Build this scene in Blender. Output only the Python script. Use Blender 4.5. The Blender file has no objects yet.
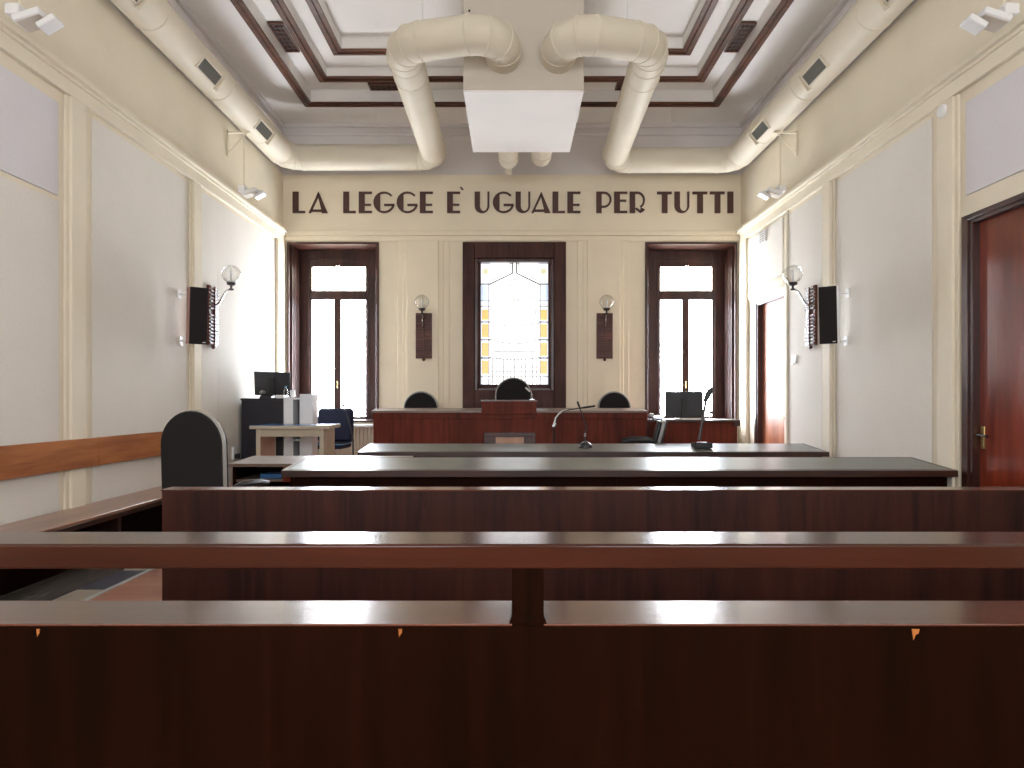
import bpy, math, random
from mathutils import Vector, Matrix
random.seed(4)
C = bpy.context.scene.collection
PI = math.pi
F = 683.0; CZ = 1.36
def PX(x, Y): return (x-512.0)*Y/F           # where a sight line meets depth Y, in metres
def PZ(y, Y): return CZ-(y-400.0)*Y/F

# ------------------------------------------------------------------ materials
def new_mat(name):
    m = bpy.data.materials.new(name); m.use_nodes = True
    nt = m.node_tree; nt.nodes.clear()
    out = nt.nodes.new('ShaderNodeOutputMaterial')
    b = nt.nodes.new('ShaderNodeBsdfPrincipled')
    nt.links.new(b.outputs[0], out.inputs[0])
    return m, nt, b, out
def srgb(r, g, b):
    f = lambda c: (c/255/12.92) if c/255 <= .04045 else ((c/255+.055)/1.055)**2.4
    return (f(r), f(g), f(b), 1)
def coords(nt, scale, rot=(0,0,0)):
    tc = nt.nodes.new('ShaderNodeTexCoord'); mp = nt.nodes.new('ShaderNodeMapping')
    mp.inputs['Scale'].default_value = scale; mp.inputs['Rotation'].default_value = rot
    nt.links.new(tc.outputs['Object'], mp.inputs[0]); return mp.outputs[0]
def plain(name, col, rough=.5, metal=0, spec=.5, noise=.06, nscale=6, bump=0, bscale=60, coat=0):
    m, nt, b, out = new_mat(name)
    n = nt.nodes.new('ShaderNodeTexNoise'); n.inputs['Scale'].default_value = nscale; n.inputs['Detail'].default_value = 4
    nt.links.new(coords(nt, (1,1,1)), n.inputs[0])
    r = nt.nodes.new('ShaderNodeValToRGB'); r.color_ramp.elements[0].position = .3; r.color_ramp.elements[1].position = .7
    r.color_ramp.elements[0].color = tuple(c*(1-noise) for c in col[:3])+(1,)
    r.color_ramp.elements[1].color = tuple(min(1, c*(1+noise)) for c in col[:3])+(1,)
    nt.links.new(n.outputs[0], r.inputs[0]); nt.links.new(r.outputs[0], b.inputs['Base Color'])
    b.inputs['Roughness'].default_value = rough; b.inputs['Metallic'].default_value = metal
    b.inputs['Specular IOR Level'].default_value = spec; b.inputs['Coat Weight'].default_value = coat
    if bump:
        n2 = nt.nodes.new('ShaderNodeTexNoise'); n2.inputs['Scale'].default_value = bscale; n2.inputs['Detail'].default_value = 3
        nt.links.new(coords(nt, (1,1,1)), n2.inputs[0])
        bp = nt.nodes.new('ShaderNodeBump'); bp.inputs['Strength'].default_value = bump; bp.inputs['Distance'].default_value = .01
        nt.links.new(n2.outputs[0], bp.inputs['Height']); nt.links.new(bp.outputs[0], b.inputs['Normal'])
    return m
def wood(name, dark, light, grain='z', rough=.3, coat=.3, bump=.15, scale=1.0, spec=.5):
    m, nt, b, out = new_mat(name)
    s = {'z': (14,14,.9), 'x': (.9,14,14), 'y': (14,.9,14)}[grain]
    s = tuple(v*scale for v in s)
    n = nt.nodes.new('ShaderNodeTexNoise'); n.inputs['Scale'].default_value = 2.2; n.inputs['Detail'].default_value = 7; n.inputs['Roughness'].default_value = .62; n.inputs['Distortion'].default_value = .6
    nt.links.new(coords(nt, s), n.inputs[0])
    n2 = nt.nodes.new('ShaderNodeTexNoise'); n2.inputs['Scale'].default_value = 1.3; n2.inputs['Detail'].default_value = 3
    nt.links.new(coords(nt, tuple(v**.5 for v in s)), n2.inputs[0])
    mx = nt.nodes.new('ShaderNodeMath'); mx.operation = 'ADD'
    nt.links.new(n.outputs[0], mx.inputs[0]); nt.links.new(n2.outputs[0], mx.inputs[1])
    r = nt.nodes.new('ShaderNodeValToRGB'); r.color_ramp.elements[0].position = .38; r.color_ramp.elements[1].position = .62
    mh = nt.nodes.new('ShaderNodeMath'); mh.operation = 'MULTIPLY'; mh.inputs[1].default_value = .5
    nt.links.new(mx.outputs[0], mh.inputs[0]); nt.links.new(mh.outputs[0], r.inputs[0])
    r.color_ramp.elements[0].color = dark; r.color_ramp.elements[1].color = light
    nt.links.new(r.outputs[0], b.inputs['Base Color'])
    b.inputs['Roughness'].default_value = rough; b.inputs['Coat Weight'].default_value = coat; b.inputs['Coat Roughness'].default_value = rough*.5
    b.inputs['Specular IOR Level'].default_value = spec
    if bump:
        bp = nt.nodes.new('ShaderNodeBump'); bp.inputs['Strength'].default_value = bump; bp.inputs['Distance'].default_value = .004
        nt.links.new(n.outputs[0], bp.inputs['Height']); nt.links.new(bp.outputs[0], b.inputs['Normal'])
    return m
def emit(name, col, strength, vary=0, vscale=8):
    m, nt, b, out = new_mat(name)
    b.inputs['Base Color'].default_value = col; b.inputs['Roughness'].default_value = .2
    b.inputs['Emission Color'].default_value = col
    b.inputs['Emission Strength'].default_value = strength
    if vary:
        n = nt.nodes.new('ShaderNodeTexVoronoi'); n.inputs['Scale'].default_value = vscale
        nt.links.new(coords(nt, (1,1,1)), n.inputs[0])
        mr = nt.nodes.new('ShaderNodeMapRange'); mr.inputs['To Min'].default_value = strength*(1-vary); mr.inputs['To Max'].default_value = strength
        nt.links.new(n.outputs['Color'], mr.inputs[0]); nt.links.new(mr.outputs[0], b.inputs['Emission Strength'])
    return m
def fabric(name, col, scale=70, bump=.35, rough=.9):
    m, nt, b, out = new_mat(name)
    n = nt.nodes.new('ShaderNodeTexNoise'); n.inputs['Scale'].default_value = scale; n.inputs['Detail'].default_value = 2
    nt.links.new(coords(nt, (1,1,1)), n.inputs[0])
    n1 = nt.nodes.new('ShaderNodeTexNoise'); n1.inputs['Scale'].default_value = 1.2; n1.inputs['Detail'].default_value = 3
    nt.links.new(coords(nt, (1,1,1)), n1.inputs[0])
    ad = nt.nodes.new('ShaderNodeMath'); ad.operation = 'ADD'
    nt.links.new(n.outputs[0], ad.inputs[0]); nt.links.new(n1.outputs[0], ad.inputs[1])
    mr = nt.nodes.new('ShaderNodeMapRange'); mr.inputs['From Min'].default_value = .6; mr.inputs['From Max'].default_value = 1.4
    mr.inputs['To Min'].default_value = .92; mr.inputs['To Max'].default_value = 1.04
    nt.links.new(ad.outputs[0], mr.inputs[0])
    vm = nt.nodes.new('ShaderNodeVectorMath'); vm.operation = 'SCALE'; vm.inputs[0].default_value = col[:3]
    nt.links.new(mr.outputs[0], vm.inputs['Scale']); nt.links.new(vm.outputs[0], b.inputs['Base Color'])
    b.inputs['Roughness'].default_value = rough; b.inputs['Specular IOR Level'].default_value = .25
    bp = nt.nodes.new('ShaderNodeBump'); bp.inputs['Strength'].default_value = bump; bp.inputs['Distance'].default_value = .006
    nt.links.new(n.outputs[0], bp.inputs['Height']); nt.links.new(bp.outputs[0], b.inputs['Normal'])
    return m
def clear_glass(name):
    m = bpy.data.materials.new(name); m.use_nodes = True; nt = m.node_tree; nt.nodes.clear()
    out = nt.nodes.new('ShaderNodeOutputMaterial'); mix = nt.nodes.new('ShaderNodeMixShader')
    t = nt.nodes.new('ShaderNodeBsdfTransparent'); t.inputs[0].default_value = (.96,.96,.95,1)
    g = nt.nodes.new('ShaderNodeBsdfGlossy'); g.inputs['Roughness'].default_value = .04
    lw = nt.nodes.new('ShaderNodeLayerWeight'); lw.inputs[0].default_value = .35
    n = nt.nodes.new('ShaderNodeTexNoise'); n.inputs['Scale'].default_value = 12
    bp = nt.nodes.new('ShaderNodeBump'); bp.inputs['Strength'].default_value = .1
    nt.links.new(coords(nt, (1,1,1)), n.inputs[0]); nt.links.new(n.outputs[0], bp.inputs['Height']); nt.links.new(bp.outputs[0], g.inputs['Normal'])
    nt.links.new(lw.outputs['Facing'], mix.inputs[0]); nt.links.new(t.outputs[0], mix.inputs[1]); nt.links.new(g.outputs[0], mix.inputs[2])
    nt.links.new(mix.outputs[0], out.inputs[0]); return m
def duct_mat(name, col):
    m = plain(name, col, rough=.6, spec=.3, noise=.03, nscale=3)
    nt = m.node_tree; b = [n for n in nt.nodes if n.type == 'BSDF_PRINCIPLED'][0]
    w = nt.nodes.new('ShaderNodeTexWave'); w.inputs['Scale'].default_value = 3.2; w.bands_direction = 'DIAGONAL'; w.wave_profile = 'SAW'
    nt.links.new(coords(nt, (1,1,1)), w.inputs[0])
    bp = nt.nodes.new('ShaderNodeBump'); bp.inputs['Strength'].default_value = .25; bp.inputs['Distance'].default_value = .006
    nt.links.new(w.outputs[0], bp.inputs['Height']); nt.links.new(bp.outputs[0], b.inputs['Normal'])
    return m

M = {}
M['cream'] = plain('cream_paint', srgb(232,222,201), .7, spec=.3, noise=.03, nscale=2, bump=.12, bscale=30)
M['cream_back'] = plain('cream_paint_back', srgb(240,228,204), .7, spec=.3, noise=.03, nscale=2, bump=.12, bscale=30)
M['wallcloth'] = fabric('textured_wallpaper', srgb(231,226,217))
M['pale_panel'] = fabric('pale_acoustic_panel', srgb(222,219,222), 120, .12)
M['ceil'] = plain('ceiling_white', srgb(242,238,233), .8, spec=.2, noise=.03, nscale=1.2)
M['frieze'] = plain('grey_frieze_paint', srgb(228,222,219), .8, spec=.2, noise=.04, nscale=1.5)
M['ceil_wood'] = wood('ceiling_strip_wood', srgb(66,36,22), srgb(108,62,38), 'x', .35, .2)
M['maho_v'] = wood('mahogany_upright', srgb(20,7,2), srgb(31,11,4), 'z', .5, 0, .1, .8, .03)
M['maho_m'] = wood('mahogany_bench_back', srgb(30,13,9), srgb(60,29,21), 'z', .5, 0, .1, .8, .15)  # paler copy of the barrier wood, haze put into its colour
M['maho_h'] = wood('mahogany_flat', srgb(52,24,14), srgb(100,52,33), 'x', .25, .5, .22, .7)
M['rail'] = wood('handrail_wood', srgb(46,19,9), srgb(68,31,18), 'x', .24, .35, .06, .6, .2)
M['bench_v'] = wood('judge_bench_wood', srgb(72,26,15), srgb(114,48,31), 'z', .5, .0, .08, .6, .15)
M['door'] = wood('door_veneer', srgb(96,34,20), srgb(140,58,34), 'z', .20, .6, .6, .3, .5)
M['door2'] = wood('pale_door_veneer', srgb(150,82,50), srgb(190,118,80), 'z', .45, .05, .2, .45, .25)
M['jamb'] = wood('dark_jamb_wood', srgb(40,18,14), srgb(74,36,28), 'z', .35, .3, .1)
M['cwin'] = wood('centre_window_wood', srgb(56,32,28), srgb(86,54,47), 'z', .45, 0, .08, 1, .15)
M['winwood'] = wood('window_joinery_wood', srgb(46,24,20), srgb(82,48,40), 'z', .32, .1, .08, 1, .4)
M['oak'] = wood('orange_wood_board', srgb(140,78,34), srgb(180,112,58), 'y', .5, 0, .1, .7, .2)
M['benchseat'] = wood('bench_seat_wood', srgb(116,74,56), srgb(158,112,90), 'y', .3, .4, .06, .7)
M['desk_edge'] = wood('desk_edge_wood', srgb(38,19,13), srgb(66,36,26), 'x', .35, .2, .06)
M['leather'] = plain('grey_green_desk_leather', srgb(98,102,96), .3, noise=.12, nscale=5, bump=.08, bscale=90)
M['sidetop'] = plain('pale_worn_desk_top', srgb(120,100,88), .28, noise=.1, nscale=4)
M['duct'] = duct_mat('cream_painted_duct', srgb(224,215,195))
M['box'] = plain('white_painted_casing', srgb(206,197,184), .85, spec=.15, noise=.02)
M['letters'] = plain('dark_brown_letters', srgb(74,42,34), .5, noise=.05)
M['black'] = plain('black_plastic', srgb(26,26,28), .4, noise=.1)
M['grille'] = plain('speaker_cloth', srgb(26,20,20), .9, noise=.1, bump=.2, bscale=300)
M['cherry'] = wood('cherry_speaker_veneer', srgb(112,60,44), srgb(160,96,74), 'z', .4, .1)
M['chairback'] = fabric('charcoal_upholstery', srgb(34,32,32), 160, .2)
M['chairrim'] = plain('grey_chair_rim', srgb(150,146,140), .35, noise=.03)
M['bluefab'] = fabric('navy_upholstery', srgb(40,44,62), 160, .2)
M['bluetrim'] = plain('light_blue_piping', srgb(90,150,190), .5)
M['chrome'] = plain('brushed_steel', srgb(180,180,182), .25, metal=1, noise=.02)
M['dkmetal'] = plain('dark_metal', srgb(70,66,66), .35, metal=.8)
M['brass'] = plain('brass', srgb(200,176,120), .3, metal=1)
M['bronze'] = wood('bronze_brown_sconce', srgb(72,38,30), srgb(104,60,48), 'x', .4, .05, .1, 1, .3)
M['white'] = plain('white_plastic', srgb(235,235,235), .4, noise=.02)
M['glassgrey'] = plain('grey_mesh', srgb(112,112,104), .6, noise=.1, nscale=200)
M['globe'] = clear_glass('clear_glass')
M['bluetop'] = plain('blue_table_top', srgb(70,120,175), .2, noise=.04)
M['beige'] = plain('beige_laminate', srgb(196,182,160), .45, noise=.04)
M['pink'] = wood('pink_beech_inside', srgb(176,132,106), srgb(200,156,130), 'z', .4, .1)
M['navyblk'] = plain('blue_black_laminate', srgb(26,24,36), .4)
M['screenback'] = plain('monitor_shell', srgb(40,40,44), .35)
M['floor'] = wood('grey_brown_floor', srgb(84,78,74), srgb(120,112,106), 'y', .25, .3, .05, .4)
M['pinkfloor'] = wood('pinkish_laminate_floor', srgb(164,112,92), srgb(196,146,124), 'x', .3, .3, .03, .4)
M['steeltrim'] = plain('metal_floor_strip', srgb(205,210,210), .3, metal=.3)
M['tile_lt'] = plain('beige_floor_tile', srgb(176,164,148), .3)
M['tile_dk'] = plain('slate_floor_tile', srgb(86,84,92), .35)
M['lead'] = plain('window_lead', srgb(120,112,100), .5)
M['paper'] = plain('white_paper', srgb(235,232,225), .7)
M['pane'] = emit('bright_window_glass', (.90,.96,1.05,1), 31.0, .12, 9)
M['cpane'] = emit('pale_leaded_glass', (.97,.98,1,1), 1.45, .2, 16)
M['greengl'] = emit('pale_green_gold_glass', (.80,.80,.52,1), .42)
M['glowlead'] = emit('glare_lead_lines', (.78,.76,.70,1), .42, .2, 20)  # lead lines given a glow, imitating glare from the bright panes
M['pane_top'] = emit('ivory_window_glass', (.98,.96,.86,1), 15.0, .15, 7)
M['amber'] = emit('amber_stained_glass', (1,.54,.15,1), .52, .12, 20)
M['blue'] = emit('blue_stained_glass', (.62,.74,1,1), .66, .2, 20)
M['edgegl'] = emit('pale_border_glass', (.90,.93,1,1), .80, .25, 24)
M['bluesw'] = plain('pale_blue_lead_strokes', srgb(110,124,160), .5)
M['gold'] = plain('gold_glass_strokes', srgb(190,160,80), .5)
M['fillpane'] = emit('rear_fill_glow', (.92,.96,1,1), 4.8, .05, 5)  # unseen added glow, fills in faces turned towards the camera

# ------------------------------------------------------------------ mesh builder
class MB:
    def __init__(s): s.v = []; s.f = []
    def add(s, vs, fs, mat=None):
        n = len(s.v)
        for v in vs:
            v = Vector(v)
            s.v.append(mat @ v if mat is not None else v)
        s.f += [tuple(n+i for i in f) for f in fs]; return s
    def box(s, x0, x1, y0, y1, z0, z1, mat=None):
        vs = [(x, y, z) for z in (z0, z1) for y in (y0, y1) for x in (x0, x1)]
        return s.add(vs, [(0,2,3,1),(4,5,7,6),(0,1,5,4),(2,6,7,3),(0,4,6,2),(1,3,7,5)], mat)
    def prism(s, poly, a, b, axis='y', mat=None):       # poly in the plane across axis, extruded from a to b
        def mk(p, t): return {'y': (p[0], t, p[1]), 'x': (t, p[0], p[1]), 'z': (p[0], p[1], t)}[axis]
        n = len(poly)
        vs = [mk(p, a) for p in poly]+[mk(p, b) for p in poly]
        fs = [tuple(range(n-1, -1, -1)), tuple(range(n, 2*n))]+[(i, (i+1) % n, n+(i+1) % n, n+i) for i in range(n)]
        return s.add(vs, fs, mat)
    def ring(s, x0, x1, y0, y1, w, z0, z1):             # rectangular frame lying flat, outer rectangle and width
        s.box(x0, x1, y0, y0+w, z0, z1); s.box(x0, x1, y1-w, y1, z0, z1)
        s.box(x0, x0+w, y0+w, y1-w, z0, z1); s.box(x1-w, x1, y0+w, y1-w, z0, z1); return s
    def frame(s, x0, x1, z0, z1, w, y0, y1, wb=None, wt=None):   # upright frame in the xz plane
        wb = wb or w; wt = wt or w
        s.box(x0, x0+w, y0, y1, z0, z1); s.box(x1-w, x1, y0, y1, z0, z1)
        s.box(x0+w, x1-w, y0, y1, z0, z0+wb); s.box(x0+w, x1-w, y0, y1, z1-wt, z1); return s
    def tube(s, pts, r, seg=16, mat=None, cap=True):
        pts = [Vector(p) for p in pts]; n = len(pts)
        rs = r if isinstance(r, (list, tuple)) else [r]*n
        vs = []; T0 = None; N = None
        for i, p in enumerate(pts):
            if i == 0: T = pts[1]-pts[0]
            elif i == n-1: T = pts[-1]-pts[-2]
            else: T = (pts[i+1]-p).normalized()+(p-pts[i-1]).normalized()
            T.normalize()
            if N is None:
                a = Vector((0,0,1)) if abs(T.z) < .9 else Vector((1,0,0))
                N = T.cross(a).normalized()
            else: N = (N-T*N.dot(T)).normalized()
            B = T.cross(N)
            k = 1.0
            for j in range(seg):
                t = 2*PI*j/seg
                vs.append(p+(N*math.cos(t)+B*math.sin(t))*rs[i]*k)
        fs = [(i*seg+j, i*seg+(j+1) % seg, (i+1)*seg+(j+1) % seg, (i+1)*seg+j) for i in range(n-1) for j in range(seg)]
        if cap: fs += [tuple(range(seg-1, -1, -1)), tuple(range((n-1)*seg, n*seg))]
        return s.add(vs, fs, mat)
    def lathe(s, prof, seg=24, mat=None):               # profile of (radius, z) about z
        vs = [(r*math.cos(2*PI*j/seg), r*math.sin(2*PI*j/seg), z) for r, z in prof for j in range(seg)]
        n = len(prof)
        fs = [(i*seg+j, i*seg+(j+1) % seg, (i+1)*seg+(j+1) % seg, (i+1)*seg+j) for i in range(n-1) for j in range(seg)]
        fs += [tuple(range(seg-1, -1, -1)), tuple(range((n-1)*seg, n*seg))]
        return s.add(vs, fs, mat)
def MX(loc, rz=0, rx=0, ry=0):
    return Matrix.Translation(loc) @ Matrix.Rotation(rz, 4, 'Z') @ Matrix.Rotation(ry, 4, 'Y') @ Matrix.Rotation(rx, 4, 'X')
def obj(name, mb, mat, parent=None, bevel=0, local=True, seg=2):
    me = bpy.data.meshes.new(name)
    off = Vector((0,0,0))
    if parent is not None and not local:
        p = parent
        while p is not None: off += p.location; p = p.parent
    me.from_pydata([tuple(v-off) for v in mb.v], [], mb.f)
    me.materials.append(M[mat] if isinstance(mat, str) else mat)
    me.validate()
    import bmesh
    bm = bmesh.new(); bm.from_mesh(me); bmesh.ops.recalc_face_normals(bm, faces=bm.faces); bm.to_mesh(me); bm.free()
    me.polygons.foreach_set('use_smooth', [True]*len(me.polygons)); me.set_sharp_from_angle(angle=math.radians(34))
    o = bpy.data.objects.new(name, me); C.objects.link(o)
    if parent is not None: o.parent = parent
    if bevel:
        b = o.modifiers.new('bevel', 'BEVEL'); b.width = bevel; b.segments = seg; b.limit_method = 'ANGLE'; b.angle_limit = math.radians(40)
    return o
def W(name, mb, mat, parent, bevel=0, label=None):       # a part given in room coordinates
    o = obj(name, mb, mat, parent, bevel, local=False)
    if label: o['label'] = label
    return o
def thing(name, label, cat, loc, rz=0, group=None):
    o = bpy.data.objects.new(name, None); C.objects.link(o); o.empty_display_size = .1
    o.location = loc; o.rotation_euler = (0,0,rz); o['label'] = label; o['category'] = cat
    if group: o['group'] = group
    return o
def tag(o, label, cat, group=None):
    o['label'] = label; o['category'] = cat
    if group: o['group'] = group
    return o
def struct(name, mb, mat, bevel=0):
    o = obj(name, mb, mat, None, bevel); o['kind'] = 'structure'; return o
def dup(root, loc, rz=0, label=None):
    def cp(o, par):
        c = o.copy(); C.objects.link(c); c.parent = par
        for ch in [k for k in bpy.data.objects if k.parent == o]: cp(ch, c)
        return c
    r = cp(root, None); r.location = loc; r.rotation_euler = (0,0,rz)
    if label: r['label'] = label
    return r

# ------------------------------------------------------------------ the room
HW = 3.72; YB = 11.10; YF = -2.6; ZW = 5.02; ZC = 5.85
DA = .25; YD = 8.44                                      # dais height and where it begins
struct('floor', MB().box(-HW-.2, HW+.2, YF-.2, YB+.8, -.1, 0), 'floor')
struct('floor_walkway', MB().box(-2.85, HW, YF, YD, 0, .012), 'pinkfloor')
struct('trim_1', MB().box(-2.885, -2.85, 1.6, YD, 0, .018), 'steeltrim')
tl = MB(); td = MB(); y = 1.6
k = 0
while y < YD-.5:
    (tl if k % 2 else td).box(-3.10, -2.89, y, y+.52, 0, .008); y += .55; k += 1
struct('trim_2', tl, 'tile_lt'); struct('trim_3', td, 'tile_dk')
struct('floor_dais', MB().box(-HW, HW, YD, YB, 0, DA), 'pinkfloor', .008)

# side walls with door openings
def side_wall(name, s, holes):
    m = MB(); a, b = (s*HW, s*(HW+.3)); x0, x1 = min(a, b), max(a, b)
    y = YF
    for (h0, h1, hz) in sorted(holes):
        m.box(x0, x1, y, h0, 0, ZW); m.box(x0, x1, h0, h1, hz, ZW); y = h1
    m.box(x0, x1, y, YB+.3, 0, ZW)
    return struct(name, m, 'cream')
side_wall('wall_left', -1, [])
side_wall('wall_right', 1, [(4.36, 5.60, 2.84), (9.26, 10.42, 2.84)])
# back wall with three openings
WIN = [(-3.65, -2.16, 1.0, 3.92), (2.20, 3.61, 1.0, 3.92)]
CW = (-.80, .875, 1.2, 3.92)
bw = MB()
xs = [-HW-.3, -3.65, -2.16, -.80, .875, 2.16, 3.65, HW+.3]
for i in range(0, 7):
    x0, x1 = xs[i], xs[i+1]
    if i in (1, 5): bw.box(x0, x1, YB, YB+.6, 0, 1.0); bw.box(x0, x1, YB, YB+.6, 3.92, ZW)
    elif i == 3: bw.box(x0, x1, YB, YB+.6, 0, 1.2); bw.box(x0, x1, YB, YB+.6, 3.92, ZW)
    else: bw.box(x0, x1, YB, YB+.6, 0, ZW)
struct('wall_back', bw, 'cream_back')
# rear wall behind the camera with two tall glowing windows added as fill
rw = MB(); rx = [-HW-.3, -3.1, -.5, .5, 3.1, HW+.3]
for i in range(5):
    if i in (1, 3): rw.box(rx[i], rx[i+1], YF-.3, YF, 0, 1.3); rw.box(rx[i], rx[i+1], YF-.3, YF, 4.6, ZW)
    else: rw.box(rx[i], rx[i+1], YF-.3, YF, 0, ZW)
struct('wall_front', rw, 'cream')
for n, (a, b) in enumerate(((-3.1, -.5), (.5, 3.1))):
    w = struct('window_%d' % (n+4), MB().frame(a, b, 1.3, 4.6, .1, YF-.2, YF-.1), 'winwood')
    obj('pane', MB().box(a+.1, b-.1, YF-.17, YF-.15, 1.4, 4.5), 'fillpane', w)
# upper grey frieze, set above the cream walls
fr = MB(); e = .02
fr.box(-HW-.3, -HW-e, YF-.3, YB+.3, ZW, ZC+.6); fr.box(HW+e, HW+.3, YF-.3, YB+.3, ZW, ZC+.6)
fr.box(-HW-e, HW+e, YB+e, YB+.3, ZW, ZC+.6); fr.box(-HW-e, HW+e, YF-.3, YF-e, ZW, ZC+.6)
struct('wall_frieze', fr, 'frieze')
tr = MB(); tr.ring(-HW-e, HW+e, YF-e, YB+e, .035, 5.66, 5.70); tr.ring(-HW-e, HW+e, YF-e, YB+e, .06, 5.79, 5.85)
struct('trim_4', tr, 'frieze', .01)
# stepped ceiling
lev = [(3.15, 10.40, ZC, .125), (2.81, 9.98, 6.03, .14), (2.47, 9.46, 6.16, .14)]
def ring2(x0, x1, y0, y1, X0, X1, Y0, Y1, z0, z1):
    m = MB(); m.box(x0, x1, y0, Y0, z0, z1); m.box(x0, x1, Y1, y1, z0, z1); m.box(x0, X0, Y0, Y1, z0, z1); m.box(X1, x1, Y0, Y1, z0, z1); return m
outer = (-HW-.3, HW+.3, YF-.3, YB+.3); zs = [ZC, 6.03, 6.16, 6.32]
cm = MB()
for i, (hx, yb, z, w) in enumerate(lev):
    inn = (-hx+w, hx-w, -1.6+.34*i+w, yb-w)
    r = ring2(outer[0], outer[1], outer[2], outer[3], inn[0], inn[1], inn[2], inn[3], z, zs[i+1]+(.12 if i == 2 else .0))
    cm.add(r.v, r.f)
    s = MB(); s.ring(-hx, hx, -1.6+.34*i, yb, w, z-.03, z-.001); s.ring(-hx+w*.30, hx-w*.30, -1.6+.34*i+w*.30, yb-w*.30, w*.3, z-.05, z-.03)
    struct('trim_%d' % (5+i), s, 'ceil_wood', .004)
    outer = inn
    # thin white bead round the inside of each riser
    b = MB(); b.ring(inn[0], inn[1], inn[2], inn[3], .015, zs[i+1]-.015, zs[i+1])
    struct('trim_%d' % (8+i), b, 'ceil', .01)
cm.box(outer[0], outer[1], outer[2], outer[3], 6.32, 6.44)
struct('ceiling', cm, 'ceil')

# mouldings of the side walls
def side_band(s):
    m = MB()
    def bx(d, z0, z1, y0=YF, y1=YB): 
        a, b = s*(HW-d), s*(HW+.001); m.box(min(a,b), max(a,b), y0, y1, z0, z1)
    bx(.045, 3.90, 4.02); bx(.065, 4.02, 4.05); bx(.10, 4.05, 4.095); bx(.06, 4.095, 4.115)
    return m
struct('trim_11', side_band(-1), 'cream', .006); struct('trim_12', side_band(1), 'cream', .006)
m = MB(); m.box(-HW, HW, YB-.03, YB, 3.94, 4.02); m.box(-HW, HW, YB-.06, YB, 4.02, 4.09); m.box(-HW, HW, YB-.045, YB, 4.09, 4.105)
struct('trim_13', m, 'cream_back', .006)
def pilaster(s, y0, y1, z0=0, z1=3.9):
    m = MB()
    def bx(d, a0, a1): 
        a, b = s*(HW-d), s*(HW+.001); m.box(min(a,b), max(a,b), a0, a1, z0, z1)
    bx(.022, y0, y1); w = y1-y0
    bx(.045, y0+w*.16, y1-w*.16)
    return m
n = 14
for s in (-1, 1):
    for (y0, y1) in ((5.66, 5.94), (7.86, 8.14), (2.1, 2.42), (-1.6, -1.3)):
        struct('trim_%d' % n, pilaster(s, y0, y1), 'cream', .006); n += 1
    m = MB(); a, b = s*(HW-.05), s*HW; m.box(min(a,b), max(a,b), 10.72, YB, 0, 3.9)
    struct('trim_%d' % n, m, 'cream', .01); n += 1
# textured wallpaper fields between the pilasters
def field(s, y0, y1, z0, z1, mat='wallcloth', d=.008):
    m = MB(); a, b = s*(HW-d), s*(HW+.001); return m.box(min(a,b), max(a,b), y0, y1, z0, z1)
def addf(*a, **k):
    global n
    struct('trim_%d' % n, field(*a), k.get('mat', 'wallcloth'), .003); n += 1
addf(-1, 6.04, 7.82, 0, 3.86); addf(-1, 8.18, 8.62, 0, 3.86); addf(-1, 8.625, 10.68, 0, 3.86)
addf(-1, 2.47, 5.60, 0, 2.99); addf(-1, -1.25, 2.05, 0, 3.86)
addf(1, 6.04, 7.82, 0, 3.86); addf(1, 8.18, 9.18, 0, 3.86); addf(1, 2.47, 4.20, 0, 2.99); addf(1, -1.25, 2.05, 0, 3.86)
addf(1, 9.32, 10.66, 3.08, 3.86, 'wallcloth', .03)
for s, lab in ((-1, 'pale lilac-white wall panel high on the left wall'), (1, 'pale lilac-white wall panel above the large brown door')):
    o = obj('wall_panel', field(s, 2.47, 5.58, 3.03, 3.79, 'x', .015), 'pale_panel', None, .004); tag(o, lab, 'wall panel')
# flat door surround band and divider on the right wall
struct('trim_%d' % n, MB().box(HW-.03, HW+.001, 9.18, 9.26, 0, 3.9), 'cream', .006); n += 1
struct('trim_%d' % n, MB().box(HW-.035, HW+.001, 9.26, 10.66, 2.92, 3.04), 'cream', .012); n += 1
# pilaster layers on the back wall
for (x0, x1, xa, xb) in ((-1.86, -1.02, -1.70, -1.19), (1.06, 1.90, 1.22, 1.75)):
    m = MB(); m.box(x0, x1, YB-.02, YB, 0, 3.94); m.box(x0+.09, x1-.09, YB-.035, YB, 0, 3.94); m.box(xa, xb, YB-.07, YB, 0, 3.94)
    struct('trim_%d' % n, m, 'cream_back', .006); n += 1
struct('baseboard_left', MB().box(-HW, -HW+.03, 6.1, YB, 0, .14), 'jamb')

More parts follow.
